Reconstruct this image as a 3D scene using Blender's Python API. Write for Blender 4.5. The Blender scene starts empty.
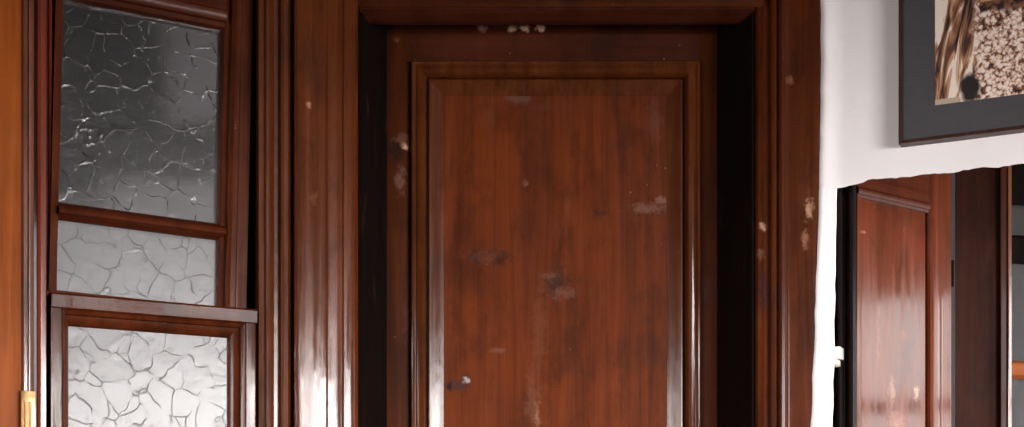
import bpy, bmesh, math, random
from mathutils import Vector, Matrix, noise

scene = bpy.context.scene
COL = scene.collection
random.seed(7)
R = math.radians

# ------------------------------------------------------------------ camera
F = 1500.0          # focal length in pixels of the 1024 wide frame
HV = 570.0          # row of the horizon (below the frame: a crop of the upper half of the view)
ZC = 0.97           # eye height
cam_d = bpy.data.cameras.new('camera')
cam = bpy.data.objects.new('camera', cam_d)
COL.objects.link(cam)
cam.location = (0, 0, ZC)
cam.rotation_euler = (R(90), 0, 0)
cam_d.sensor_width = 36.0
cam_d.lens = F / 1024.0 * 36.0
cam_d.shift_y = (HV - 213.5) / 1024.0
cam_d.clip_start = 0.05
scene.camera = cam


# ------------------------------------------------------------------ wall planes
class Pl:
    """A vertical plane: local x runs along it to the right, y into the wall, z up."""
    def __init__(s, px, py, deg):
        a = R(deg)
        s.P = Vector((px, py, 0)); s.e = Vector((math.cos(a), math.sin(a), 0)); s.q = Vector((-math.sin(a), math.cos(a), 0))
        s.m = Matrix(((s.e.x, s.q.x, 0, px), (s.e.y, s.q.y, 0, py), (0, 0, 1, 0), (0, 0, 0, 1)))

    def x(s, u, off=0.0):
        k = (u - 512.0) / F
        ox, oy = s.P.x + off * s.q.x, s.P.y + off * s.q.y
        return (k * oy - ox) / (s.e.x - k * s.e.y)

    def z(s, u, v, off=0.0):
        x = s.x(u, off)
        return ZC + (HV - v) / F * (s.P.y + off * s.q.y + x * s.e.y)


CEN = Pl(0, 3.04, 0)
LEF = Pl((357 - 512) / F * 3.02, 3.02, 28)
RIG = Pl((836 - 512) / F * 3.03, 3.03, -26)
LF4 = Pl((848 - 512) / F * 3.25, 3.25, 37)
FAR = Pl((955 - 512) / F * 3.52, 3.52, 12)


# ------------------------------------------------------------------ materials
def new_mat(name):
    m = bpy.data.materials.new(name)
    m.use_nodes = True
    nt = m.node_tree
    return m, nt, nt.nodes, nt.links, nt.nodes['Principled BSDF']


def lin(rgb):
    return tuple((c / 255 / 12.92 if c / 255 <= .04045 else ((c / 255 + .055) / 1.055) ** 2.4) for c in rgb)


class G:
    """small node-graph writer"""
    def __init__(s, nt):
        s.nt = nt; s.N = nt.nodes; s.L = nt.links

    def put(s, sock, v):
        if hasattr(v, 'is_linked') or isinstance(v, bpy.types.NodeSocket):
            s.L.new(v, sock)
        else:
            sock.default_value = v

    def math(s, op, a, b=0.0, clamp=False):
        n = s.N.new('ShaderNodeMath'); n.operation = op; n.use_clamp = clamp
        s.put(n.inputs[0], a); s.put(n.inputs[1], b)
        return n.outputs[0]

    def vec(s, op, a, b=(0, 0, 0)):
        n = s.N.new('ShaderNodeVectorMath'); n.operation = op
        s.put(n.inputs[0], a); s.put(n.inputs[1], b)
        return n.outputs['Value'] if op == 'LENGTH' else n.outputs['Vector']

    def noise(s, v, scale, detail=4, rough=.55, dist=0.0, color=False):
        n = s.N.new('ShaderNodeTexNoise'); s.L.new(v, n.inputs['Vector'])
        n.inputs['Scale'].default_value = scale; n.inputs['Detail'].default_value = detail
        n.inputs['Roughness'].default_value = rough; n.inputs['Distortion'].default_value = dist
        return n.outputs['Color' if color else 'Fac']

    def voro(s, v, scale, feature='F1', out='Distance', rnd=1.0):
        n = s.N.new('ShaderNodeTexVoronoi'); n.feature = feature; s.L.new(v, n.inputs['Vector'])
        n.inputs['Scale'].default_value = scale; n.inputs['Randomness'].default_value = rnd
        return n.outputs[out]

    def rng(s, v, a, b, c=0.0, d=1.0, smooth=True):
        n = s.N.new('ShaderNodeMapRange'); n.interpolation_type = 'SMOOTHSTEP' if smooth else 'LINEAR'
        s.put(n.inputs[0], v)
        for i, k in enumerate((a, b, c, d)):
            n.inputs[i + 1].default_value = k
        return n.outputs[0]

    def mix(s, f, a, b):
        n = s.N.new('ShaderNodeMix'); n.data_type = 'RGBA'
        s.put(n.inputs[0], f)
        for sock, v in ((n.inputs[6], a), (n.inputs[7], b)):
            if isinstance(v, tuple):
                sock.default_value = (*v[:3], 1)
            else:
                s.L.new(v, sock)
        return n.outputs[2]

    def ramp(s, f, stops):
        n = s.N.new('ShaderNodeValToRGB'); s.L.new(f, n.inputs[0])
        el = n.color_ramp.elements
        while len(el) < len(stops):
            el.new(.5)
        for e, (p, c) in zip(el, stops):
            e.position = p; e.color = (*c[:3], 1)
        return n.outputs[0]

    def bump(s, h, strength, dist=.01):
        n = s.N.new('ShaderNodeBump'); s.L.new(h, n.inputs['Height'])
        n.inputs['Strength'].default_value = strength; n.inputs['Distance'].default_value = dist
        return n.outputs[0]

    def obj(s):
        return s.N.new('ShaderNodeTexCoord').outputs['Object']


def wood(name, dark, light, rough=.34, coat=.5, axis='z', stains=(), flecks=.5, bump=.25, spec=.18, crough=.15, dirt=.42):
    """Varnished timber; grain along axis; stains = (x, z, rx, rz, rgb, strength) in the object's own metres."""
    m, nt, N, L, B = new_mat(name)
    g = G(nt)
    co = g.obj()
    stretch = (38, 38, 1.6) if axis == 'z' else (1.6, 38, 38)
    gv = g.vec('MULTIPLY', co, stretch)
    n1 = g.noise(gv, 1.0, 6, .6, .6)
    n2 = g.noise(g.vec('MULTIPLY', co, (150, 150, 4) if axis == 'z' else (4, 150, 150)), 1.0, 3)
    big = g.noise(co, 2.6, 3)
    f = g.math('ADD', g.math('MULTIPLY', n1, .6), g.math('ADD', g.math('MULTIPLY', n2, .2), g.math('MULTIPLY', big, .35)))
    c = g.ramp(f, [(.38, lin(dark)), (.75, lin(light))])
    # small chips and flecks of bare wood
    fv = g.voro(co, 42, rnd=1)
    gate = g.rng(g.noise(co, 7, 2), .60, .66)
    fl = g.math('MULTIPLY', g.rng(fv, .10, .05), g.math('MULTIPLY', gate, flecks))
    c = g.mix(fl, c, lin((168, 130, 104)))
    # stretched smears of old polish
    smear = g.rng(g.noise(g.vec('MULTIPLY', co, (16, 16, 5)), 1.0, 5, .65), .58, .75, 0, .22)
    c = g.mix(smear, c, lin((118, 74, 54)))
    grime = g.rng(g.noise(g.vec('MULTIPLY', co, (13, 13, 6)), 1.0, 6, .7), .46, .66, 0, dirt)
    c = g.mix(grime, c, lin(tuple(k * .55 for k in dark)))
    rgh = rough
    if stains:
        wob = g.vec('SCALE', g.vec('SUBTRACT', g.noise(co, 60, 4, .7, color=True), (.5, .5, .5)))
        wob.node.inputs['Scale'].default_value = 3.2
        tot = None
        brk = g.rng(g.noise(co, 170, 4, .7), .36, .58, .7, 1)
        for (sx, sz, rx, rz, col, st) in stains:
            d = g.vec('MULTIPLY', g.vec('SUBTRACT', co, (sx, 0, sz)), (1 / rx, 0, 1 / rz))
            d = g.vec('LENGTH', g.vec('MULTIPLY', g.vec('ADD', d, wob), (1, 0, 1)))
            k = g.math('MULTIPLY', g.rng(d, 1.25, .2, 0, st), brk)
            c = g.mix(k, c, lin(col))
            tot = k if tot is None else g.math('MAXIMUM', tot, k)
        rgh = g.math('ADD', g.math('MULTIPLY', tot, .3), rough)
    L.new(c, B.inputs['Base Color'])
    r2 = g.rng(g.noise(gv, .6, 4), .3, .75, -.06, .12)
    r = g.math('ADD', r2, rgh)
    L.new(r, B.inputs['Roughness'])
    B.inputs['Specular IOR Level'].default_value = spec
    B.inputs['Coat Weight'].default_value = coat
    L.new(g.rng(n1, .36, .66, crough - .04, crough + .09), B.inputs['Coat Roughness'])
    h = g.math('ADD', g.math('MULTIPLY', n1, .7), g.math('ADD', g.math('MULTIPLY', n2, .35), g.math('MULTIPLY', g.noise(co, 24, 3), .9)))
    nb = g.bump(h, bump, .004)
    L.new(nb, B.inputs['Normal'])
    hc = g.math('ADD', g.math('MULTIPLY', n1, .5), g.noise(g.vec('MULTIPLY', co, (20, 20, 6)), 1.0, 3))
    L.new(g.bump(hc, bump * .6, .004), B.inputs['Coat Normal'])
    return m


def plain(name, rgb, rough=.5, metal=0.0, bump=0.0, bscale=60, var=.0):
    m, nt, N, L, B = new_mat(name)
    g = G(nt)
    co = g.obj()
    c = lin(rgb)
    n = g.noise(co, bscale * .2, 5)
    lo = tuple(k * (1 - var) for k in c)
    L.new(g.ramp(n, [(.3, lo), (.7, c)]), B.inputs['Base Color'])
    B.inputs['Roughness'].default_value = rough
    B.inputs['Metallic'].default_value = metal
    if bump:
        L.new(g.bump(g.noise(co, bscale, 5), bump, .004), B.inputs['Normal'])
    return m


def pattern_glass(name, scale, tint, seed, ridge=1.0, rough=.28, gaps=(.42, .56), coat=.3, gs=24, wid=.034, cb=.8, crgh=.07):
    """Cast cathedral glass: raised irregular cells on one face."""
    m, nt, N, L, B = new_mat(name)
    g = G(nt)
    co = g.vec('ADD', g.obj(), (seed, seed * .3, seed * .7))
    co = g.vec('MULTIPLY', co, (1, .001, 1))
    w = g.vec('SUBTRACT', g.noise(co, 13, 2, color=True), (.5, .5, .5))
    wn = N.new('ShaderNodeVectorMath'); wn.operation = 'SCALE'
    L.new(w, wn.inputs[0]); wn.inputs['Scale'].default_value = .05
    co2 = g.vec('ADD', co, wn.outputs[0])
    e = g.voro(co2, scale, 'DISTANCE_TO_EDGE')
    broken = g.rng(g.noise(co, gs, 3), *gaps)
    rid = g.math('MULTIPLY', g.rng(e, wid, .0), broken)
    h = g.math('ADD', g.math('MULTIPLY', rid, ridge), g.math('MULTIPLY', g.noise(co, 30, 2), .25))
    L.new(g.bump(h, .6, .004), B.inputs['Normal'])
    hc = g.math('ADD', rid, g.math('MULTIPLY', g.noise(co, 30, 2), .15))
    L.new(g.bump(hc, cb, .008), B.inputs['Coat Normal'])
    B.inputs['Coat Weight'].default_value = coat; B.inputs['Coat Roughness'].default_value = crgh
    B.inputs['Specular IOR Level'].default_value = .08
    B.inputs['Base Color'].default_value = (*tint, 1)
    B.inputs['Transmission Weight'].default_value = 1.0
    B.inputs['Roughness'].default_value = rough
    B.inputs['IOR'].default_value = 1.5
    # dusty film on the cast face
    film = N.new('ShaderNodeBsdfDiffuse'); film.inputs['Color'].default_value = (.5, .48, .48, 1)
    mx = N.new('ShaderNodeMixShader'); mx.inputs[0].default_value = .015
    L.new(B.outputs[0], mx.inputs[1]); L.new(film.outputs[0], mx.inputs[2])
    L.new(mx.outputs[0], N['Material Output'].inputs['Surface'])
    return m


# ------------------------------------------------------------------ mesh helpers
class MB:
    """Collects shapes in plane coordinates and links them as one mesh object."""
    def __init__(s):
        s.bm = bmesh.new()

    def box(s, x0, x1, y0, y1, z0, z1, bev=.0):
        vs = [s.bm.verts.new((x, y, z)) for x in (x0, x1) for y in (y0, y1) for z in (z0, z1)]
        fs = []
        for q in ((0, 1, 3, 2), (4, 6, 7, 5), (0, 4, 5, 1), (2, 3, 7, 6), (0, 2, 6, 4), (1, 5, 7, 3)):
            fs.append(s.bm.faces.new([vs[i] for i in q]))
        if bev:
            es = list({e for f in fs for e in f.edges})
            bmesh.ops.bevel(s.bm, geom=es, offset=bev, segments=2, profile=.5, affect='EDGES')
        return s

    def vbar(s, prof, z0, z1, nz=1):
        """closed (x, y) outline extruded upright"""
        rings = []
        for k in range(nz + 1):
            z = z0 + (z1 - z0) * k / nz
            rings.append([s.bm.verts.new((x, y, z)) for x, y in prof])
        n = len(prof)
        for a, b in zip(rings, rings[1:]):
            for i in range(n):
                s.bm.faces.new((a[i], a[(i + 1) % n], b[(i + 1) % n], b[i]))
        s.bm.faces.new(rings[0][::-1]); s.bm.faces.new(rings[-1])
        return s

    def hbar(s, prof, x0, x1):
        """closed (y, z) outline extruded along x"""
        a = [s.bm.verts.new((x0, y, z)) for y, z in prof]
        b = [s.bm.verts.new((x1, y, z)) for y, z in prof]
        n = len(prof)
        for i in range(n):
            s.bm.faces.new((a[i], b[i], b[(i + 1) % n], a[(i + 1) % n]))
        s.bm.faces.new(a); s.bm.faces.new(b[::-1])
        return s

    def rectframe(s, x0, x1, z0, z1, prof, cap=False):
        """open profile [(inset, y)] swept round a rectangle with mitred corners; cap closes the inside flat"""
        rings = []
        for o, y in prof:
            rings.append([s.bm.verts.new(p) for p in ((x0 + o, y, z0 + o), (x1 - o, y, z0 + o), (x1 - o, y, z1 - o), (x0 + o, y, z1 - o))])
        for a, b in zip(rings, rings[1:]):
            for i in range(4):
                s.bm.faces.new((a[i], a[(i + 1) % 4], b[(i + 1) % 4], b[i]))
        if cap:
            s.bm.faces.new(rings[-1])
        return s

    def poly(s, pts):
        s.bm.faces.new([s.bm.verts.new(p) for p in pts])
        return s

    def build(s, name, mat, parent=None, at=(0, 0, 0), angle=28):
        bmesh.ops.translate(s.bm, verts=s.bm.verts, vec=-Vector(at))
        bmesh.ops.recalc_face_normals(s.bm, faces=s.bm.faces)
        me = bpy.data.meshes.new(name)
        s.bm.to_mesh(me); s.bm.free()
        me.shade_smooth()
        me.set_sharp_from_angle(angle=R(angle))
        me.materials.append(mat)
        o = bpy.data.objects.new(name, me)
        COL.objects.link(o)
        if parent:
            o.parent = parent
        return o


def arc(cx, cy, r, a0, a1, n=6):
    return [(cx + r * math.cos(R(a0 + (a1 - a0) * i / n)), cy + r * math.sin(R(a0 + (a1 - a0) * i / n))) for i in range(n + 1)]


def tag(o, label, cat, kind=None, group=None):
    o['label'] = label; o['category'] = cat
    if kind: o['kind'] = kind
    if group: o['group'] = group
    return o


def empty(name, pl, at):
    o = bpy.data.objects.new(name, None)
    o.empty_display_size = .05
    COL.objects.link(o)
    o.matrix_world = pl.m @ Matrix.Translation(at)
    return o


def place(o, pl, at):
    o.matrix_world = pl.m @ Matrix.Translation(at)
    return o


# ------------------------------------------------------------------ timber tones
DK, LT = (40, 14, 4), (84, 36, 12)
W_STILE = wood('varnished_brown_timber', DK, LT)
W_RAIL = wood('varnished_brown_timber_level', DK, LT, axis='x')
W_TRIM = wood('varnished_casing_timber', (50, 19, 5), (96, 45, 14), rough=.42, coat=.6, bump=.5)
W_DARK = wood('near_black_timber', (9, 4, 3), (19, 8, 5), rough=.75, coat=.0, flecks=.1, spec=.08)
W_LEFT = wood('reddish_sash_timber', (42, 14, 5), (92, 41, 17), rough=.42, coat=.4, spec=.06, crough=.12)
W_LEFTR = wood('reddish_sash_timber_level', (42, 14, 5), (96, 43, 20), rough=.5, coat=.1, spec=.06, axis='x')
W_ORANGE = wood('orange_brown_timber', (104, 47, 10), (152, 76, 20), rough=.5, coat=.08, flecks=.2, spec=.08, dirt=.12)
M_BRASS = plain('worn_brass', (226, 182, 128), .4, 1.0, .3, 80, .4)
M_STEEL = plain('dull_steel', (190, 188, 186), .3, .8, .1)
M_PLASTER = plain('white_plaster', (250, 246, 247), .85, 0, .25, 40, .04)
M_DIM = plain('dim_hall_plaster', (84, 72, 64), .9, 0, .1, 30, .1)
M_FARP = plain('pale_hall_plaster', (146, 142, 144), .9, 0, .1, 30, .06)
M_FLOOR = wood('floor_boards', (70, 42, 26), (120, 78, 48), rough=.5, coat=.1)
M_CEIL = plain('dark_ceiling_boards', (40, 28, 22), .8, 0, .2, 30, .2)
M_WHITEP = plain('white_plastic', (238, 232, 218), .4)

# ==================================================================== DOOR 1: closed panelled door, straight ahead
OFF = .12                                   # depth of the leaf behind the casing
cx = lambda u, off=OFF: CEN.x(u, off)
cz = lambda v, off=OFF: CEN.z(512, v, off)
d1_at = Vector((cx(556), OFF, 0))
door1 = tag(empty('door_1', CEN, d1_at), 'closed reddish brown varnished door with one long fielded panel, worn and stained', 'door', 'structure')
SX = lambda u, v, ru, rv, c, s: (cx(u) - d1_at.x, cz(v), ru / F * 3.16, rv / F * 3.16, c, s)
stains_panel = [
    SX(475, 257, 9, 8, (30, 10, 9), .95), SX(500, 257, 15, 9, (28, 10, 10), .95), SX(486, 257, 22, 9, (112, 62, 44), .35),
    SX(556, 282, 19, 15, (50, 30, 24), .85), SX(566, 294, 14, 7, (106, 72, 58), .6), SX(548, 275, 10, 6, (112, 76, 60), .5),
    SX(457, 384, 13, 7, (58, 40, 40), .8), SX(449, 386, 4, 6, (18, 16, 20), .9), SX(466, 380, 4, 3, (190, 180, 180), .7),
    SX(540, 330, 7, 50, (112, 74, 52), .25), SX(532, 400, 8, 30, (122, 84, 66), .3), SX(537, 415, 4, 14, (160, 124, 104), .4),
    SX(648, 208, 20, 6, (122, 86, 72), .6), SX(662, 200, 6, 5, (134, 100, 86), .6),
    SX(600, 213, 8, 7, (50, 20, 14), .6), SX(526, 183, 4, 5, (120, 78, 56), .6), SX(498, 350, 9, 3, (122, 80, 62), .5),
    SX(518, 98, 15, 6, (96, 72, 62), .55), SX(655, 120, 8, 26, (96, 58, 44), .4), SX(548, 106, 22, 5, (88, 50, 36), .4),
]
W_PANEL = wood('panel_timber', (60, 21, 4), (110, 47, 11), rough=.5, coat=.15, stains=stains_panel, bump=.14, spec=.15)
stains_st = [
    SX(395, 150, 15, 14, (34, 16, 13), .85), SX(400, 180, 6, 15, (126, 90, 78), .6), SX(404, 138, 12, 5, (120, 84, 66), .5), SX(405, 146, 5, 5, (214, 164, 132), 1),
    SX(396, 22, 4, 3, (156, 116, 92), .5), SX(397, 40, 4, 3, (130, 88, 64), .5),
    SX(722, 60, 8, 8, (40, 26, 22), .5), SX(406, 320, 3, 30, (96, 56, 40), .5), SX(708, 290, 10, 14, (66, 44, 42), .4),
]
W_DSTILE = wood('door_stile_timber', (46, 18, 3), (84, 37, 8), rough=.5, coat=.2, stains=stains_st, bump=.15, spec=.15)
stains_rail = [SX(482, 28, 6, 4, (186, 150, 128), .7), SX(512, 28, 6, 4, (232, 200, 176), 1), SX(526, 28, 6, 3.5, (246, 214, 190), 1),
               SX(541, 28, 6, 4, (240, 208, 184), 1), SX(505, 26, 20, 3, (124, 84, 66), .4)]
W_DRAIL = wood('door_rail_timber', (46, 15, 4), (78, 31, 10), rough=.5, coat=.2, axis='x', stains=stains_rail, bump=.15, spec=.15)

L0, L1 = cx(352), cx(764)                   # leaf edges, running behind the jamb stops
M0, M1 = cx(411), cx(700)                   # outer edge of the panel moulding
ZT = cz(14) + .02
ZM = cz(62)
ZP0 = 1.02                                  # bottom of upper panel moulding (out of frame)
TH = .042
for a, b in ((L0, M0), (M1, L1)):
    MB().box(a, b, OFF, OFF + TH, .006, ZT, .0015).build('stile', W_DSTILE, door1, d1_at)
MB().box(M0, M1, OFF, OFF + TH, ZM, ZT).build('rail', W_DRAIL, door1, d1_at)
MB().box(M0, M1, OFF, OFF + TH, .84, ZP0).build('rail', W_DRAIL, door1, d1_at)
MB().box(M0, M1, OFF, OFF + TH, .006, .20).build('rail', W_DRAIL, door1, d1_at)
w = lambda px: px / F * 3.16
mprof = [(0, OFF), (0, OFF - .006)] + [(w(2.2) - w(2.2) * math.cos(R(t)), OFF - .006 - .006 * math.sin(R(t))) for t in (30, 60, 90, 120, 150)] + \
        [(w(5), OFF - .008), (w(6), OFF - .010), (w(9), OFF - .012), (w(12), OFF - .011), (w(14.5), OFF - .005), (w(16), OFF + .006), (w(16.6), OFF + .016)]
fprof = [(w(16.6), OFF + .012), (w(17.4), OFF + .012), (w(18.0), OFF - .004), (w(19), OFF - .0045), (w(32.6), OFF + .0055), (w(33), OFF + .0064)]
W_MOULD = wood('panel_moulding_timber', (56, 22, 7), (96, 48, 20), rough=.4, coat=.52, bump=.45, crough=.15, spec=.06)
for (z0, z1) in ((ZP0, ZM), (.20, .84)):
    iw = w(33)
    MB().poly([(M0 + iw, OFF + .006, z0 + iw), (M1 - iw, OFF + .006, z0 + iw), (M1 - iw, OFF + .006, z1 - iw), (M0 + iw, OFF + .006, z1 - iw)]).build('panel', W_PANEL, door1, d1_at)
    MB().rectframe(M0, M1, z0, z1, fprof).build('panel_bevel', W_MOULD, door1, d1_at, 8)
    MB().rectframe(M0, M1, z0, z1, mprof).build('moulding', W_MOULD, door1, d1_at)
# lock furniture below the frame
k = MB()
k.box(L1 - .085, L1 - .045, OFF - .006, OFF, .93, 1.10, .002)
k.build('lock_plate', M_BRASS, door1, d1_at)

# --- jamb linings (splayed; recess shade put into their near-black colour) and head
JZ = cz(25)
xl0, xl1 = CEN.x(359), cx(387)
xr0, xr1 = CEN.x(755), cx(717)
z_head = CEN.z(512, 11)
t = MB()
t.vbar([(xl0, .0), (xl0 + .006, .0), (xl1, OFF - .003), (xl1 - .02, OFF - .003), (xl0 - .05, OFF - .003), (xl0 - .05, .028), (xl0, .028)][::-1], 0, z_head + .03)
tag(place(t.build('trim_1', W_DARK, None, (xl0, 0, 0)), CEN, (xl0, 0, 0)), 'splayed jamb lining in shade-dark colour along left edge of closed panelled door', 'door jamb', 'structure')
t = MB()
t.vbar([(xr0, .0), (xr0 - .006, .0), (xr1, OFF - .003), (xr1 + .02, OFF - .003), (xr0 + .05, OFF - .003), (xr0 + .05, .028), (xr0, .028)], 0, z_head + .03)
tag(place(t.build('trim_2', W_DARK, None, (xr0, 0, 0)), CEN, (xr0, 0, 0)), 'splayed jamb lining in shade-dark colour along right edge of closed panelled door', 'door jamb', 'structure')
# head moulding: a cove under the head casing
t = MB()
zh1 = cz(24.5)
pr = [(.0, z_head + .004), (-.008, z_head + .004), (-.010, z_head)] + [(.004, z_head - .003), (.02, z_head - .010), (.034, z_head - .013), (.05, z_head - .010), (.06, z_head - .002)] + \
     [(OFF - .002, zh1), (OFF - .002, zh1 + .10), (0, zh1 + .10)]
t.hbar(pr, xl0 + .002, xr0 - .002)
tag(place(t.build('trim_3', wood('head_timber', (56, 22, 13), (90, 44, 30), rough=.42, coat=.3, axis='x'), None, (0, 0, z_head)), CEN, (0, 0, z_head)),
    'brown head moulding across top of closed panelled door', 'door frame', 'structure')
# head casing above
t = MB()
zt = z_head + .004
t.hbar([(.0, zt), (-.012, zt), (-.016, zt + .004), (-.016, zt + .012), (-.02, zt + .016), (-.02, zt + .16), (.1, zt + .16), (.1, zt + .105), (.0, zt + .105)], xl0 - .004, CEN.x(762))
tag(place(t.build('trim_4', W_RAIL, None, (0, 0, zt)), CEN, (0, 0, zt)), 'dark brown head casing above closed panelled door', 'door frame', 'structure')

# --- left casing: wide fluted board in the canted plane
def lx(u, off=0.0): return LEF.x(u, off)
stains_cas = [(lx(304) - lx(357), LEF.z(304, 108), .006, .007, (196, 140, 108), .6), (lx(305) - lx(357), LEF.z(305, 340), .004, .004, (60, 32, 26), .7),
              (lx(303) - lx(357), LEF.z(303, 420), .004, .005, (60, 32, 26), .6), (lx(310) - lx(357), LEF.z(310, 200), .010, .012, (120, 72, 54), .5),
              (lx(347) - lx(357), LEF.z(347, 345), .003, .012, (50, 22, 16), .6)]
W_CASING = wood('casing_timber', (50, 19, 4), (98, 45, 14), rough=.40, coat=.6, stains=stains_cas, bump=.6, spec=.06, crough=.11)
pts = [(293.5, -.002), (294.5, -.018), (297, -.022), (299, -.023), (318, -.024), (326, -.024), (328, -.020), (337, -.020), (338, -.0205), (342, -.022), (344, -.026), (349, -.0275), (354, -.027), (357, -.022), (358.2, -.012)]
prof = [(lx(u, y), y) for u, y in pts]
prof += [(lx(358.2, -.012) + .004, .06), (lx(293.5), .06)]
t = MB().vbar(prof[::-1], 0, 3.2)
x0 = lx(357)
tag(place(t.build('trim_5', W_CASING, None, (x0, 0, 0)), LEF, (x0, 0, 0)), 'wide fluted brown casing board between frosted door and panelled door', 'door frame', 'structure')
# door post of the glazed opening
pts = [(257.5, .02), (257.8, -.006), (259, -.010), (264, -.012), (265, -.016), (266.5, -.020), (269, -.021), (271, -.018), (272.5, -.008), (274, -.004), (278, -.004),
       (279.5, -.007), (281, -.014), (284, -.017), (288, -.015), (290, -.008), (291, .0), (293.4, .0)]
prof = [(lx(u, y), y) for u, y in pts] + [(lx(293.4), .07), (lx(257.5, .02), .07)]
t = MB().vbar(prof[::-1], 0, 3.2)
x0 = lx(275)
tag(place(t.build('trim_6', W_TRIM, None, (x0, 0, 0)), LEF, (x0, 0, 0)), 'narrow moulded post beside right edge of frosted glass door', 'door frame', 'structure')

# ==================================================================== WINDOW 1: transom with two frosted panes
TO = .035                                    # set back in the frame
def tz(u, v, off=TO): return LEF.z(u, v, off)
G_UP = pattern_glass('cast_glass_upper', 21, (.96, .95, .965), 3.1, .35, .22, (.45, .55), 1.0, 34, .045, 1.0, .05)
G_LO = pattern_glass('cast_glass_lower', 21, (.93, .92, .92), 8.7, .17, .34, (.40, .56), .06, 24, .022)
base_z = tz(140, 302)
wat = Vector((lx(140, TO), TO, base_z))
win1 = tag(empty('window_1', LEF, wat), 'upper sash with one tall and one short frosted pane above glazed door', 'window', 'structure')
win1.matrix_world = LEF.m @ Matrix.Translation(wat) @ Matrix.Rotation(R(1.3), 4, 'Y')
wx0, wx1 = lx(47, TO), lx(244, TO)
ga, gb = lx(57, TO), lx(216, TO)             # glass edges
zt0 = tz(140, 301)                           # bottom
zm0, zm1 = tz(140, 229.5), tz(140, 213)      # muntin
zg1 = tz(140, 13)                            # glass top
ztop = zg1 + .085
bead_w = .014
def ovolo(w_, d0, d1, n=5):
    return [(w_ * (1 - math.cos(R(90 * i / n))), d0 + (d1 - d0) * math.sin(R(90 * i / n))) for i in range(n + 1)]
MB().vbar([(wx0, TO - .018), (ga - .016, TO - .018), (ga - .010, TO - .012), (ga - .003, TO - .006), (ga, TO + .004), (ga, TO + .035), (wx0, TO + .035)][::-1], zt0, ztop).build('stile', W_LEFT, win1, wat)
MB().vbar([(gb, TO + .035), (gb, TO + .004), (gb + .004, TO - .004), (gb + .012, TO - .006), (gb + .015, TO - .016), (gb + .022, TO - .019), (gb + .032, TO - .018), (gb + .035, TO - .014),
           (wx1, TO - .014), (wx1, TO + .035)][::-1], zt0, ztop).build('stile', W_LEFT, win1, wat)
MB().hbar([(TO + .035, zg1), (TO + .004, zg1), (TO - .004, zg1 + .003), (TO - .007, zg1 + .010), (TO - .015, zg1 + .012), (TO - .019, zg1 + .02), (TO - .019, zg1 + .030), (TO - .014, zg1 + .034), (TO - .014, ztop), (TO + .035, ztop)],
          ga - .004, gb + .004).build('rail', W_LEFTR, win1, wat)
hm = zm1 - zm0
MB().hbar([(TO + .03, zm0), (TO + .002, zm0), (TO - .008, zm0 + .2 * hm), (TO - .018, zm0 + .28 * hm), (TO - .021, zm0 + .45 * hm), (TO - .018, zm0 + .62 * hm), (TO - .010, zm0 + .72 * hm), (TO + .002, zm1), (TO + .03, zm1)],
          ga - .003, gb + .012).build('muntin', W_LEFTR, win1, wat)
MB().box(ga - .006, gb + .006, TO + .010, TO + .015, zm1 - .008, zg1 + .006).build('pane', G_UP, win1, wat)
MB().box(ga - .006, gb + .006, TO + .010, TO + .015, zt0 - .006, zm0 + .008).build('pane', G_LO, win1, wat)
MB().box(ga - .02, gb + .02, TO - .01, TO + .035, zt0 - .02, zt0 + .002).build('rail', W_LEFTR, win1, wat)

# ==================================================================== DOOR 2: glazed leaf under the transom
DO = -.012
dz = lambda u, v, off=DO: LEF.z(u, v, off)
dat = Vector((lx(150, DO), DO, 0))
door2 = tag(empty('door_2', LEF, dat), 'brown glazed door leaf with one big frosted pane under upper sash', 'door', 'structure')
X0, X1 = lx(51, DO), lx(256.5, DO)
ga, gb = lx(68.5, DO + .02), lx(227.5, DO + .02)
zr1 = dz(150, 300.5)
zg = dz(150, 332, DO + .02)
# mitred bead round the glass
zb = 1.02
MB().vbar([(X0, DO), (lx(61.5, DO), DO), (lx(61.5, DO), DO + .04), (X0, DO + .04)][::-1], .006, zr1 - .02).build('stile', W_LEFT, door2, dat)
MB().vbar([(lx(246.5, DO), DO), (X1 - .003, DO), (X1, DO + .003), (X1, DO + .04), (lx(246.5, DO), DO + .04)][::-1], .006, zr1 - .02).build('stile', W_LEFT, door2, dat)
rl = zr1 - zg
MB().hbar([(DO - .002, zr1 - .028), (DO - .004, zr1 - .026), (DO - .006, zr1 - .004), (DO - .003, zr1), (DO + .04, zr1), (DO + .04, zr1 - .028)], X0, X1).build('rail', W_LEFTR, door2, dat)
MB().box(lx(61.5, DO), lx(246.5, DO), DO, DO + .04, .80, zb - .04).build('rail', W_LEFTR, door2, dat)
MB().box(lx(61.5, DO), lx(246.5, DO), DO, DO + .04, .006, .18).build('rail', W_LEFTR, door2, dat)
bx0, bx1, bz1 = lx(61.5, DO), lx(246.3, DO), zr1 - .027
wl, wr, wt = ga - bx0, bx1 - gb, bz1 - zg
def bead_profile(k):                          # (fraction across, depth)
    return [(0, DO + .03), (0, DO + .004), (.08, DO - .002), (.22, DO - .004), (.36, DO - .001), (.40, DO + .006), (.55, DO + .008), (.72, DO + .011), (.9, DO + .016), (1, DO + .022), (1, DO + .030)]
bm_ = MB()
rings = []
for fr, y in bead_profile(0):
    a, b, c, d = bx0 + wl * fr, bx1 - wr * fr, zb - .04 + .04 * fr, bz1 - wt * fr
    rings.append([bm_.bm.verts.new(p_) for p_ in ((a, y, c), (b, y, c), (b, y, d), (a, y, d))])
for a, b in zip(rings, rings[1:]):
    for i in range(4):
        bm_.bm.faces.new((a[i], a[(i + 1) % 4], b[(i + 1) % 4], b[i]))
bm_.build('glazing_bead', W_LEFT, door2, dat)
MB().box(ga - .004, gb + .004, DO + .024, DO + .029, zb - .005, zg + .004).build('pane', G_LO, door2, dat)
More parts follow.
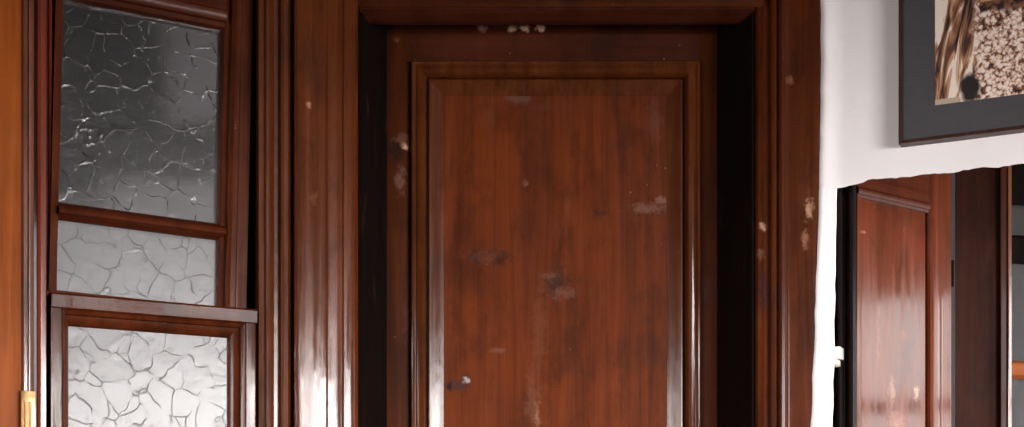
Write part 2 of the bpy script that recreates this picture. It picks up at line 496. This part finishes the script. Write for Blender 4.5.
MB().rectframe(lx(61.5, DO), lx(246.5, DO), .18, .80, [(0, DO), (0, DO + .004), (.012, DO + .014), (.05, DO + .008)], cap=True).build('panel', W_LEFT, door2, dat)

# ==================================================================== far left: door 3 (orange leaf), its brass keeper and the post between
LO = -.03
t_at = Vector((lx(0, LO), LO, 0))
door3 = tag(empty('door_3', LEF, t_at), 'orange brown door leaf at left border with brass latch on its edge', 'door', 'structure')
xe = lx(34, LO)
MB().box(lx(-150, LO), lx(23, LO), LO + .006, LO + .036, .006, 2.3).build('panel', W_ORANGE, door3, t_at)
prof = [(lx(22, LO), LO + .036), (lx(22, LO), LO + .004), (lx(24, LO), LO), (lx(27.5, LO), LO), (lx(28, LO), LO + .002), (lx(28.6, LO), LO - .003), (lx(29, LO), LO - .003), (lx(31, LO), LO - .002), (xe - .001, LO - .0005), (xe, LO + .001), (xe, LO + .04)]
MB().vbar(prof[::-1], .006, 2.3).build('edge_moulding', wood('worn_edge_timber', (70, 33, 20), (112, 62, 42), rough=.4, coat=1.0), door3, t_at)
lz0, lz1 = LEF.z(28, 440, LO), LEF.z(28, 391, LO)
lp = MB().box(lx(20.5, LO), lx(35, LO), LO - .006, LO + .0, lz0, lz1, .0012).build('latch_plate', M_BRASS, door3, t_at)
lb = MB()
lb.vbar([(lx(24, LO), LO - .005), (lx(24.5, LO), LO - .012), (lx(27, LO), LO - .016), (lx(30, LO), LO - .012), (lx(31, LO), LO - .005)], lz0 + .012, lz1 - .02)
lbo = lb.build('latch_bolt', M_BRASS, lp, t_at)
# post
PO = -.02
pts = [(36.5, .02), (36.5, PO), (37, PO - .006), (38, PO - .008), (40.8, PO - .009), (41, PO - .009), (46, PO - .0075), (46.2, PO - .003), (46.5, .03), (49, .03), (49, .024), (50.5, .022), (52, .024), (52, .035), (57, .035)]
prof = [(lx(u, y), y) for u, y in pts] + [(lx(57, .07), .07), (lx(36.5, .02), .07)]
t = MB().vbar(prof[::-1], 0, 3.2)
x0 = lx(42)
W_POST = wood('red_brown_post_timber', (78, 24, 12), (120, 46, 24), rough=.35, coat=1.0, bump=.1)
tag(place(t.build('trim_7', W_POST, None, (x0, 0, 0), 5), LEF, (x0, 0, 0)), 'slim rounded red brown post between orange door leaf and frosted glass', 'door frame', 'structure')
# back lining behind the glazed door edges (frame rebate) and head above transom
t = MB()
t.box(lx(243.5, TO), lx(258, TO), TO + .01, TO + .06, 0, 3.2)
tag(place(t.build('trim_8', W_DARK, None, (lx(250), 0, 0)), LEF, (lx(250), 0, 0)), 'dark rebate strip in the gap right of the upper sash', 'door frame', 'structure')
t = MB()
t.box(lx(47, .02), lx(257, .02), -.008, .08, ztop + .004, 3.2)
tag(place(t.build('trim_9', W_LEFTR, None, (lx(150), 0, ztop)), LEF, (lx(150), 0, ztop)), 'brown head board above the upper frosted sash', 'door frame', 'structure')

# ==================================================================== right casing of door 1
pts = [(755, .03), (755, .0), (756, -.006), (758, -.010), (761, -.011), (763, -.006), (764, -.002), (769, -.002), (770, -.006), (771.5, -.013), (774, -.016), (776, -.014), (777, -.009), (778, -.009), (779.5, -.016), (782, -.020), (785, -.019), (787, -.014), (789, -.012), (790, -.012), (812, -.012), (813, -.012), (819, -.011), (823, .0), (823, .03)]
prof = [(CEN.x(u, y), y) for u, y in pts] + [(CEN.x(823), .08), (CEN.x(755), .08)]
rx0 = CEN.x(790)
stains_rc = [(CEN.x(u) - rx0, CEN.z(u, v), a / F * 3.04, b / F * 3.04, c, s) for (u, v, a, b, c, s) in (
    (789, 82, 4, 5, (150, 100, 76), .5), (808, 212, 5, 10, (196, 150, 122), .75), (804, 240, 4, 10, (170, 120, 96), .6), (762, 228, 4, 5, (206, 166, 140), .7),
    (764, 290, 8, 22, (44, 32, 40), .5), (778, 300, 6, 14, (50, 36, 42), .5), (760, 255, 5, 8, (140, 100, 84), .4), (772, 330, 3, 30, (56, 40, 44), .4))]
W_RC = wood('right_casing_timber', (46, 16, 3), (88, 38, 10), rough=.5, coat=.22, stains=stains_rc, bump=.2, spec=.06)
t = MB().vbar(prof[::-1], 0, 3.2)
tag(place(t.build('trim_10', W_RC, None, (rx0, 0, 0)), CEN, (rx0, 0, 0)), 'moulded brown casing between panelled door and white plaster wall', 'door frame', 'structure')

# ==================================================================== right wall: white plaster with rough edges
def build_right_wall():
    bm = bmesh.new()
    Z = 3.2
    zl = RIG.z(836, 189)
    def rag(a, s, amp):                       # repeatable raggedness
        return amp * noise.noise(Vector((a * s, 3.3, 1.7))) + .5 * amp * noise.noise(Vector((a * s * 3.1, 9.3, 4.7)))
    nlow, nup = 70, 60
    zs_low = [(zl - .0015) * i / (nlow - 1) for i in range(nlow)]
    zs_up = [zl + (Z - zl) * (i / nup) ** 1.3 for i in range(nup + 1)]
    def leftx(z):
        u = 819.5 - 11.5 * max(0, min(1, (CEN.z(512, 110) - z) / .64))
        return CEN.x(u) + rag(z, 14, .0035)
    def rightx(z):
        return CEN.x(834) + rag(z + 20, 18, .0028) - .009 * max(0, min(1, (zl - z) / .48))
    y0 = -.018
    # pier
    cols = []
    rows = zs_low + zs_up
    bend0, bend1 = CEN.x(829), CEN.x(842)
    n_c = 8
    def pt_at(xx):
        """rounded turn from the narrow return to the canted face"""
        if xx <= bend0:
            return Vector((xx, CEN.P.y + y0))
        s = min(1.0, (xx - bend0) / (bend1 - bend0))
        y = CEN.P.y + y0 - math.tan(R(26)) * (bend1 - bend0) * (s * s / 2)
        return Vector((xx, y))
    for r_ in rows:
        a = leftx(r_); b = rightx(r_) if r_ < zl - 1e-6 else bend1
        row = []
        for i in range(n_c + 1):
            xx = a + (b - a) * i / n_c
            p = pt_at(xx)
            if i == 0: p = Vector((p.x, p.y + .012))
            if i == 1: p = Vector((p.x, p.y + .002))
            bul = .0025 * noise.noise(Vector((xx * 9, r_ * 6, 0)))
            row.append(bm.verts.new((p.x, p.y + bul, r_)))
        cols.append(row)
    for a, b in zip(cols, cols[1:]):
        for i in range(n_c):
            bm.faces.new((a[i], a[i + 1], b[i + 1], b[i]))
    # lintel over the opening and full wall beyond it
    p1 = pt_at(bend1)
    d = RIG.e
    prev = [row[n_c] for row in cols[nlow:]]
    length, nx = 1.02, 110
    for j in range(1, nx + 1):
        s = length * j / nx
        zb_ = zl + .002 + (rag(s + 5, 22, .003) + .0022 * noise.noise(Vector((s * 150, 1.1, 2.2)))) * min(1, s / .03) + .006 * max(0, min(1, (s - .03) / .02)) - .006 * s
        cur = []
        for z in zs_up:
            zz = zb_ + (z - zl) * (Z - zb_) / (Z - zl)
            bul = .003 * noise.noise(Vector((s * 7, zz * 6, 5)))
            cur.append(bm.verts.new((p1.x + d.x * s, p1.y + d.y * s + bul, zz)))
        for i in range(nup):
            bm.faces.new((prev[i], cur[i], cur[i + 1], prev[i + 1]))
        prev = cur
    # beyond the opening
    a = Vector((p1.x + d.x * length, p1.y + d.y * length)); b = Vector((2.35, p1.y + d.y * (2.35 - p1.x) / d.x))
    bm.faces.new([bm.verts.new(v) for v in ((a.x, a.y, 0), (b.x, b.y, 0), (b.x, b.y, Z), (a.x, a.y, Z))])
    bmesh.ops.recalc_face_normals(bm, faces=bm.faces)
    for f in bm.faces:
        if f.normal.y > 0: f.normal_flip()
    ret = bmesh.ops.extrude_face_region(bm, geom=list(bm.faces), use_keep_orig=True)
    bmesh.ops.translate(bm, verts=[v for v in ret['geom'] if isinstance(v, bmesh.types.BMVert)], vec=(.024, .10, .027))
    bmesh.ops.recalc_face_normals(bm, faces=bm.faces)
    me = bpy.data.meshes.new('wall_right'); bm.to_mesh(me); bm.free()
    me.shade_smooth(); me.set_sharp_from_angle(angle=R(50))
    me.materials.append(M_PLASTER)
    o = bpy.data.objects.new('wall_right', me); COL.objects.link(o)
    tag(o, 'white plaster wall with ragged edge around the doorway at right', 'wall', 'structure')
build_right_wall()

# ==================================================================== framed picture on the white wall
PICO = -.036
px0, pz0 = RIG.x(898.5, PICO), RIG.z(902, 143.5, PICO)
pw, ph = .56, .50
pat = Vector((px0 + pw / 2, PICO, pz0))
pic = tag(empty('framed_picture', RIG, pat), 'thin dark framed sepia picture with wide charcoal mat on white wall', 'picture')
fw = .0065
MB().rectframe(px0, px0 + pw, pz0, pz0 + ph, [(0, -.004), (0, PICO), (.0012, PICO - .0015), (fw - .0015, PICO - .0015), (fw, PICO), (fw, PICO + .008)]).build(
    'frame', wood('picture_frame_timber', (44, 24, 18), (74, 42, 32), rough=.45, coat=.2, flecks=0), pic, pat)
M_MAT = plain('charcoal_mat_board', (76, 73, 77), .6, 0, .03, 200, .12)
MB().box(px0 + fw - .001, px0 + pw - fw + .001, PICO + .006, PICO + .008, pz0 + fw - .001, pz0 + ph - fw + .001).build('mat', M_MAT, pic, pat)
# sepia print
ax0 = RIG.x(934.5, PICO); az0 = RIG.z(934.5, 104.5, PICO)
ax1 = px0 + pw - (ax0 - px0); az1 = pz0 + ph - (az0 - pz0)
m, nt, N, L, B = new_mat('sepia_print')
g = G(nt)
co = g.vec('SUBTRACT', g.obj(), (ax0 - pat.x, 0, az0 - pat.z))
sep = N.new('ShaderNodeSeparateXYZ'); L.new(co, sep.inputs[0])
X, Zc = sep.outputs[0], sep.outputs[2]
cream, brown, darkb, tan = lin((252, 236, 222)), lin((140, 92, 66)), lin((34, 20, 20)), lin((206, 158, 124))
# right: dense pale blossoms
bl = g.voro(g.vec('ADD', co, g.vec('MULTIPLY', g.noise(co, 60, 3, color=True), (.02, .02, .02))), 120)
bl2 = g.noise(co, 120, 4, .7)
f = g.math('ADD', g.math('MULTIPLY', bl, .55), g.math('MULTIPLY', bl2, .75))
flow = g.ramp(f, [(.50, lin((255, 242, 232))), (.64, lin((236, 204, 184))), (.76, brown), (.9, darkb)])
# left: hanging folds
xs = g.math('ADD', X, g.math('MULTIPLY', Zc, -.16))
wv = N.new('ShaderNodeCombineXYZ'); L.new(xs, wv.inputs[0]); L.new(g.math('MULTIPLY', Zc, .16), wv.inputs[2])
fo = g.noise(wv.outputs[0], 60, 3, .6, .8)
fold = g.ramp(fo, [(.38, darkb), (.46, brown), (.53, tan), (.58, cream)])
wob = g.math('MULTIPLY', g.math('SUBTRACT', g.noise(co, 40, 3), .5), .05)
msk = g.rng(g.math('ADD', X, wob), .070, .082)
img = g.mix(msk, fold, flow)
# dark shape at the foot between them
dd = g.vec('MULTIPLY', g.vec('SUBTRACT', co, (.066, 0, .024)), (1 / .026, 0, 1 / .032))
dd = g.math('ADD', g.vec('LENGTH', dd), g.math('MULTIPLY', wob, 14))
img = g.mix(g.rng(dd, 1.0, .6), img, darkb)
# dark upper background right of the folds, plain tan board at the top
up = g.rng(g.math('ADD', Zc, wob), .155, .17)
upm = g.math('MULTIPLY', up, g.rng(X, .082, .086))
img = g.mix(upm, img, g.mix(g.rng(g.noise(co, 70, 3), .4, .6), brown, darkb))
tp = g.math('MULTIPLY', g.rng(Zc, .185, .187), g.rng(X, .084, .086))
img = g.mix(tp, img, tan)
# pale top left corner and cream strip at the lower left
tl = g.math('MULTIPLY', g.rng(Zc, .135, .142), g.rng(g.math('ADD', X, g.math('MULTIPLY', wob, .3)), .017, .012))
img = g.mix(tl, img, cream)
bs = g.math('MULTIPLY', g.rng(Zc, .012, .009), g.rng(X, .046, .043))
img = g.mix(bs, img, lin((196, 176, 156)))
L.new(img, B.inputs['Base Color']); B.inputs['Roughness'].default_value = .45
MB().box(ax0, ax1, PICO + .0052, PICO + .0062, az0, az1).build('print', m, pic, pat)
# cover glass
m, nt, N, L, B = new_mat('clear_cover_glass')
tr = N.new('ShaderNodeBsdfTransparent'); gl = N.new('ShaderNodeBsdfGlossy'); gl.inputs['Roughness'].default_value = .02
mx = N.new('ShaderNodeMixShader'); mx.inputs[0].default_value = .03; L.new(tr.outputs[0], mx.inputs[1]); L.new(gl.outputs[0], mx.inputs[2])
L.new(mx.outputs[0], N['Material Output'].inputs['Surface'])
MB().box(px0 + fw - .001, px0 + pw - fw + .001, PICO + .0025, PICO + .004, pz0 + fw - .001, pz0 + ph - fw + .001).build('cover_glass', m, pic, pat)

# ==================================================================== doorway at right: jamb, catch, open leaf, glazed leaf beyond
JO = .10
jx = lambda u, off=JO: RIG.x(u, off)
pts = [(824, .0), (836, .0), (837.5, -.010), (840, -.014), (842.5, -.010), (844, .0), (847, .004), (847.5, -.004), (850, -.010), (853, -.012), (855, -.006), (856, .01)]
prof = [(jx(u, JO + y), JO + y) for u, y in pts] + [(jx(849), JO + .05), (jx(824), JO + .05)]
x0 = jx(836)
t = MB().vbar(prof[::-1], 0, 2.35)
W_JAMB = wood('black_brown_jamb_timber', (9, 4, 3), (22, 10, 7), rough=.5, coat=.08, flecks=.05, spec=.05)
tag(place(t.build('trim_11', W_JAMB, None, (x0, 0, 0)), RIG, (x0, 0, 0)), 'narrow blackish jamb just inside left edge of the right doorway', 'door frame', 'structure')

cat_at = Vector((jx(835, .088), .088, RIG.z(836, 365, .088)))
catch = tag(empty('door_catch', RIG, cat_at), 'small white block on the jamb beside edge of white plaster', 'catch')
cxx0, cxx1 = RIG.x(822, .07), RIG.x(841, .07)
cz0, cz1 = RIG.z(836, 359, .07), RIG.z(836, 347, .07)
MB().box(cxx0, cxx1, .062, .095, cz0, cz1, .002).build('catch_body', M_WHITEP, catch, cat_at)
MB().hbar([(.064, cz0 - .002), (.064, cz0 - .008), (.074, cz0 - .014), (.095, cz0 - .014), (.095, cz0 - .002)], cxx0, RIG.x(838.5, .07)).build('catch_lip', M_WHITEP, catch, cat_at)

# open leaf
fx = lambda u, off=0.0: LF4.x(u, off)
fz = lambda u, v, off=0.0: LF4.z(u, v, off)
f_at = Vector((fx(900), 0, 0))
door4 = tag(empty('door_4', LF4, f_at), 'half open reddish brown panelled door leaf seen through the right doorway', 'door', 'structure')
SF = lambda u, v, ru, rv, c, s: (fx(u) - f_at.x, fz(u, v), ru / F * 3.3, rv / F * 3.3, c, s)
st4 = [SF(884, 196, 3, 3, (186, 140, 112), .7), SF(866, 232, 5, 2, (176, 130, 104), .6), SF(905, 335, 6, 5, (140, 84, 64), .5), SF(894, 392, 6, 14, (190, 142, 122), .5),
       SF(919, 394, 5, 8, (206, 160, 136), .7), SF(900, 420, 14, 10, (180, 128, 106), .4), SF(880, 330, 4, 40, (150, 96, 76), .4), SF(895, 290, 5, 26, (132, 76, 52), .4)]
W_L4 = wood('open_leaf_timber', (74, 28, 10), (120, 54, 24), rough=.42, coat=.5, stains=st4, bump=.25, spec=.06, crough=.12)
W_L4R = wood('open_leaf_timber_level', (64, 23, 8), (100, 44, 20), rough=.5, coat=.08, axis='x', bump=.25, spec=.05)
e0, e1 = fx(846), fx(951.5)
p0, p1 = fx(857.5), fx(929)
zp = fz(895, 197); 
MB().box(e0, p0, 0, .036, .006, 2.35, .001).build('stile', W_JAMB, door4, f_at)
MB().vbar([(p1, .036), (p1, .004), (fx(930), -.001), (fx(932), -.004), (fx(936), -.0045), (fx(940), -.002), (fx(942), .0), (fx(944), .0), (e1 - .001, .0), (e1, .001), (e1, .036)][::-1], .006, 2.35).build('stile', W_L4, door4, f_at)
MB().box(p0, p1, .0, .036, zp, 2.35).build('rail', W_L4R, door4, f_at)
MB().box(p0, p1, .0, .036, .84, 1.0).build('rail', W_L4R, door4, f_at)
MB().box(p0, p1, .0, .036, .006, .2).build('rail', W_L4R, door4, f_at)
for a, b in ((1.0, zp), (.2, .84)):
    mo = [(0, .0), (0, -.004), (.003, -.007), (.008, -.006), (.010, .002), (.014, .008)]
    MB().hbar([(.02, b + .004), (-.001, b + .004), (-.004, b), (-.004, b - .008), (-.0025, b - .011), (.0, b - .0115), (.002, b - .018), (.006, b - .0185), (.02, b - .0185)], p0, p1).build('moulding', W_L4R, door4, f_at)
    MB().vbar([(p0, .03), (p0, .001), (p0 + .001, .001), (p0 + .020, .0058), (p0 + .022, .006), (p1 - .006, .006), (p1 - .003, .012), (p1, .014), (p1, .03)][::-1], a, b - .01).build('panel', W_L4, door4, f_at, 5)
hg = MB()
hz = fz(952, 273)
c_ = (e1 + .006, .004)
hg.vbar(arc(c_[0], c_[1], .0055, 0, 330, 10), hz - .03, hz + .03)
hg.build('hinge', W_DARK, door4, f_at)

# post of the next doorway and its glazed leaf
gx = lambda u, off=0.0: FAR.x(u, off)
gz = lambda u, v, off=0.0: FAR.z(u, v, off)
pts = [(955, .08), (955, .0), (956, .0), (959, .0), (975, .0), (997, .0), (999, -.001), (999.8, -.010), (1000.4, -.015), (1001.4, -.016), (1003.6, -.0135), (1006, -.0105), (1006.4, -.004), (1006.8, .0)]
prof = [(gx(u, y), y) for u, y in pts] + [(gx(1006.8), .08)]
x0 = gx(980)
t = MB().vbar(prof[::-1], 0, 3.2)
tag(place(t.build('trim_12', wood('dark_post_timber', (36, 13, 5), (66, 27, 12), rough=.5, coat=.08, flecks=.1, spec=.08), None, (x0, 0, 0)), FAR, (x0, 0, 0)), 'dark brown post right of the half open leaf in the right doorway', 'door frame', 'structure')
g_at = Vector((gx(1050), 0, 0))
door5 = tag(empty('door_5', FAR, g_at), 'glazed brown door at right border beyond dark post with grey panes', 'door', 'structure')
s0, s1 = gx(1007), gx(1012)
MB().vbar([(s0, .04), (s0, .0), (s0 + .001, -.004), (s0 + .003, -.0045), (s0 + .006, -.003), (s1 - .001, .0), (s1, .012), (s1, .04)][::-1], .006, 2.4).build('stile', wood('door_five_timber', (84, 44, 24), (130, 76, 48), rough=.35, coat=1.0), door5, g_at)
W_MUN = wood('orange_muntin_timber', (136, 66, 28), (176, 98, 50), rough=.5, coat=.1, axis='x')
xe = gx(1120)
zz = [gz(1017, v) for v in (378, 360)]
MB().hbar([(.036, zz[0]), (.012, zz[0]), (.0, zz[0] + .008), (.0, zz[1] - .008), (.012, zz[1]), (.036, zz[1])], s1 - .002, xe).build('muntin', W_MUN, door5, g_at)
zu = [gz(1017, v) for v in (262, 234)]
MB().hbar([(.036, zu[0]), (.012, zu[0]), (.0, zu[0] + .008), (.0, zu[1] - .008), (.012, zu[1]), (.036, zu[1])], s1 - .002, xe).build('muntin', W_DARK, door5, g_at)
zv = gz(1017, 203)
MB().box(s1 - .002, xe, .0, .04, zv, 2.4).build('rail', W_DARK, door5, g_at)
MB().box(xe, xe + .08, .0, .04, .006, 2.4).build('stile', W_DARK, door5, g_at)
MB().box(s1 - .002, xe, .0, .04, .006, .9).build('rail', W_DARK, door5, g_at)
G_GREY = pattern_glass('grey_frosted_glass', 26, (.50, .50, .52), 5.5, .1, .35, coat=.05)
for a, b in ((.895, zz[0] + .004), (zz[1] - .004, zu[0] + .004), (zu[1] - .004, zv + .004)):
    MB().box(s1 - .004, xe + .004, .020, .025, a, b).build('pane', G_GREY, door5, g_at)

# ==================================================================== room shell (mostly out of frame)
XW, YB, YF, ZH = 2.35, -1.8, 5.6, 3.2
def shell(name, boxes, mat, label, cat):
    b = MB()
    for q in boxes:
        b.box(*q)
    return tag(b.build(name, mat), label, cat, 'structure')
shell('floor', [(-XW, XW, YB, YF, -.1, 0)], M_FLOOR, 'brown boarded floor of the hall', 'floor')
shell('ceiling', [(-XW, XW, YB, YF, ZH, ZH + .1)], M_CEIL, 'dark boarded ceiling of the hall', 'ceiling')
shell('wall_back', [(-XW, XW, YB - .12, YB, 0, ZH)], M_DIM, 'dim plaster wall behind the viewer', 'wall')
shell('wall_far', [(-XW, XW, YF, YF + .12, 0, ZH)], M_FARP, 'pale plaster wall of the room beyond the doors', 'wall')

def side_wall(name, x, wins, label):
    xa, xb = (x, x + .14) if x > 0 else (x - .14, x)
    bs, y = [], YB
    for (a, b, z0, z1) in wins:
        bs += [(xa, xb, y, a, 0, ZH), (xa, xb, a, b, 0, z0), (xa, xb, a, b, z1, ZH)]
        y = b
    bs.append((xa, xb, y, YF, 0, ZH))
    shell(name, bs, M_DIM, label, 'wall')
WINS_R = [(-.6, 1.15, .45, 1.98), (2.75, 4.3, .6, 1.9)]
WINS_L = [(-.6, .85, .45, 1.95), (3.3, 4.9, .8, 2.4)]
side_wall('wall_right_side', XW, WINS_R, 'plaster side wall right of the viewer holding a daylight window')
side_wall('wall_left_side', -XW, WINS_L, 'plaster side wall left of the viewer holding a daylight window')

n_win = [2]
def side_window(x, a, b, z0, z1, watt, aim, size, back, tilt, spread, label):
    s = 1 if x > 0 else -1
    xm = x + s * .07
    t = MB()
    for q in ((a, a + .05, z0, z1), (b - .05, b, z0, z1), ((a + b) / 2 - .03, (a + b) / 2 + .03, z0, z1)):
        t.box(xm - .025, xm + .025, q[0], q[1], q[2], q[3])
    for q in ((z0, z0 + .05), (z1 - .05, z1), (z1 - .42, z1 - .38)):
        t.box(xm - .022, xm + .022, a, b, q[0], q[1])
    o = t.build('window_%d' % n_win[0], W_STILE); n_win[0] += 1
    tag(o, label, 'window', 'structure')
    # the patch of sky seen through it: outside the wall, facing the doors and down into the room
    wc = Vector((x, (a + b) / 2, (z0 + z1) / 2))
    d = (Vector((aim[0], aim[1], 0)) - Vector((wc.x, wc.y, 0))).normalized()
    ld = bpy.data.lights.new('daylight', 'AREA')
    ld.shape = 'RECTANGLE'; ld.size = size[0]; ld.size_y = size[1]
    ld.energy = watt; ld.color = (1.0, .97, .95); ld.spread = R(spread)
    lo = bpy.data.objects.new('daylight', ld); COL.objects.link(lo)
    lo.location = wc - d * back
    dd = Vector((d.x, d.y, -math.tan(R(tilt))))
    lo.rotation_euler = dd.to_track_quat('-Z', 'Y').to_euler()
side_window(XW, *WINS_R[0], 195, (0, 3.0), (1.9, 1.55), .9, 28, 90, 'daylight window in the side wall right of the viewer')
side_window(XW, *WINS_R[1], 60, (0.6, 3.6), (1.6, 1.4), .3, 5, 180, 'daylight window at right in the room beyond the doors')
side_window(-XW, *WINS_L[0], 75, (.2, 3.0), (1.7, 1.5), .8, 28, 90, 'daylight window in the side wall left of the viewer')
side_window(-XW, *WINS_L[1], 30, (-.6, 4.6), (1.6, 1.6), .3, 5, 180, 'daylight window at left in the room beyond the doors')
# added dark blocks behind the frosted glass, shaping the darkness seen through it
t = MB(); t.box(-XW, -.655, 3.38, 3.46, 1.865, 1.975).box(-XW, -.93, 3.39, 3.45, 1.80, 1.87)
tag(t.build('shade_bar', W_DARK), 'added dark bar that darkens the view through the frosted panes', 'shade block', 'structure')
t = MB(); t.box(-XW, -.79, 3.40, 3.44, 1.974, ZH)
tag(t.build('shade_board', W_DARK), 'added dark board above the bar, darkening the upper frosted pane', 'panelling', 'structure')

# partition pieces beyond the photographed doors
t = MB()
xa = LEF.x(-150, -.03)
xend = (-XW - LEF.P.x) / LEF.e.x
t.box(xend, xa + .003, .0, .1, 0, ZH)
t.box(xa, lx(36), .0, .1, 2.31, ZH)
tag(place(t.build('wall_left', M_PLASTER), LEF, (0, 0, 0)), 'plaster wall continuing beyond the orange door leaf', 'wall', 'structure')
shell('wall_front', [(CEN.x(350), CEN.x(815), 3.05, 3.15, zt + .16, ZH)], M_PLASTER, 'plaster wall above the closed panelled door', 'wall')
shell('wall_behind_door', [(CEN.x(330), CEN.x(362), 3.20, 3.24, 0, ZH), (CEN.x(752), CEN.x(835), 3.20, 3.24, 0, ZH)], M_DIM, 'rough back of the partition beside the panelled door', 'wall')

# ------------------------------------------------------------------ world and view
wd = bpy.data.worlds.new('world'); scene.world = wd; wd.use_nodes = True
bg = wd.node_tree.nodes['Background']
bg.inputs[0].default_value = (.75, .82, 1, 1); bg.inputs[1].default_value = .3
vs = scene.view_settings
vs.view_transform = 'Standard'; vs.look = 'None'; vs.gamma = 1; vs.use_curve_mapping = False
vs.exposure = 0.24
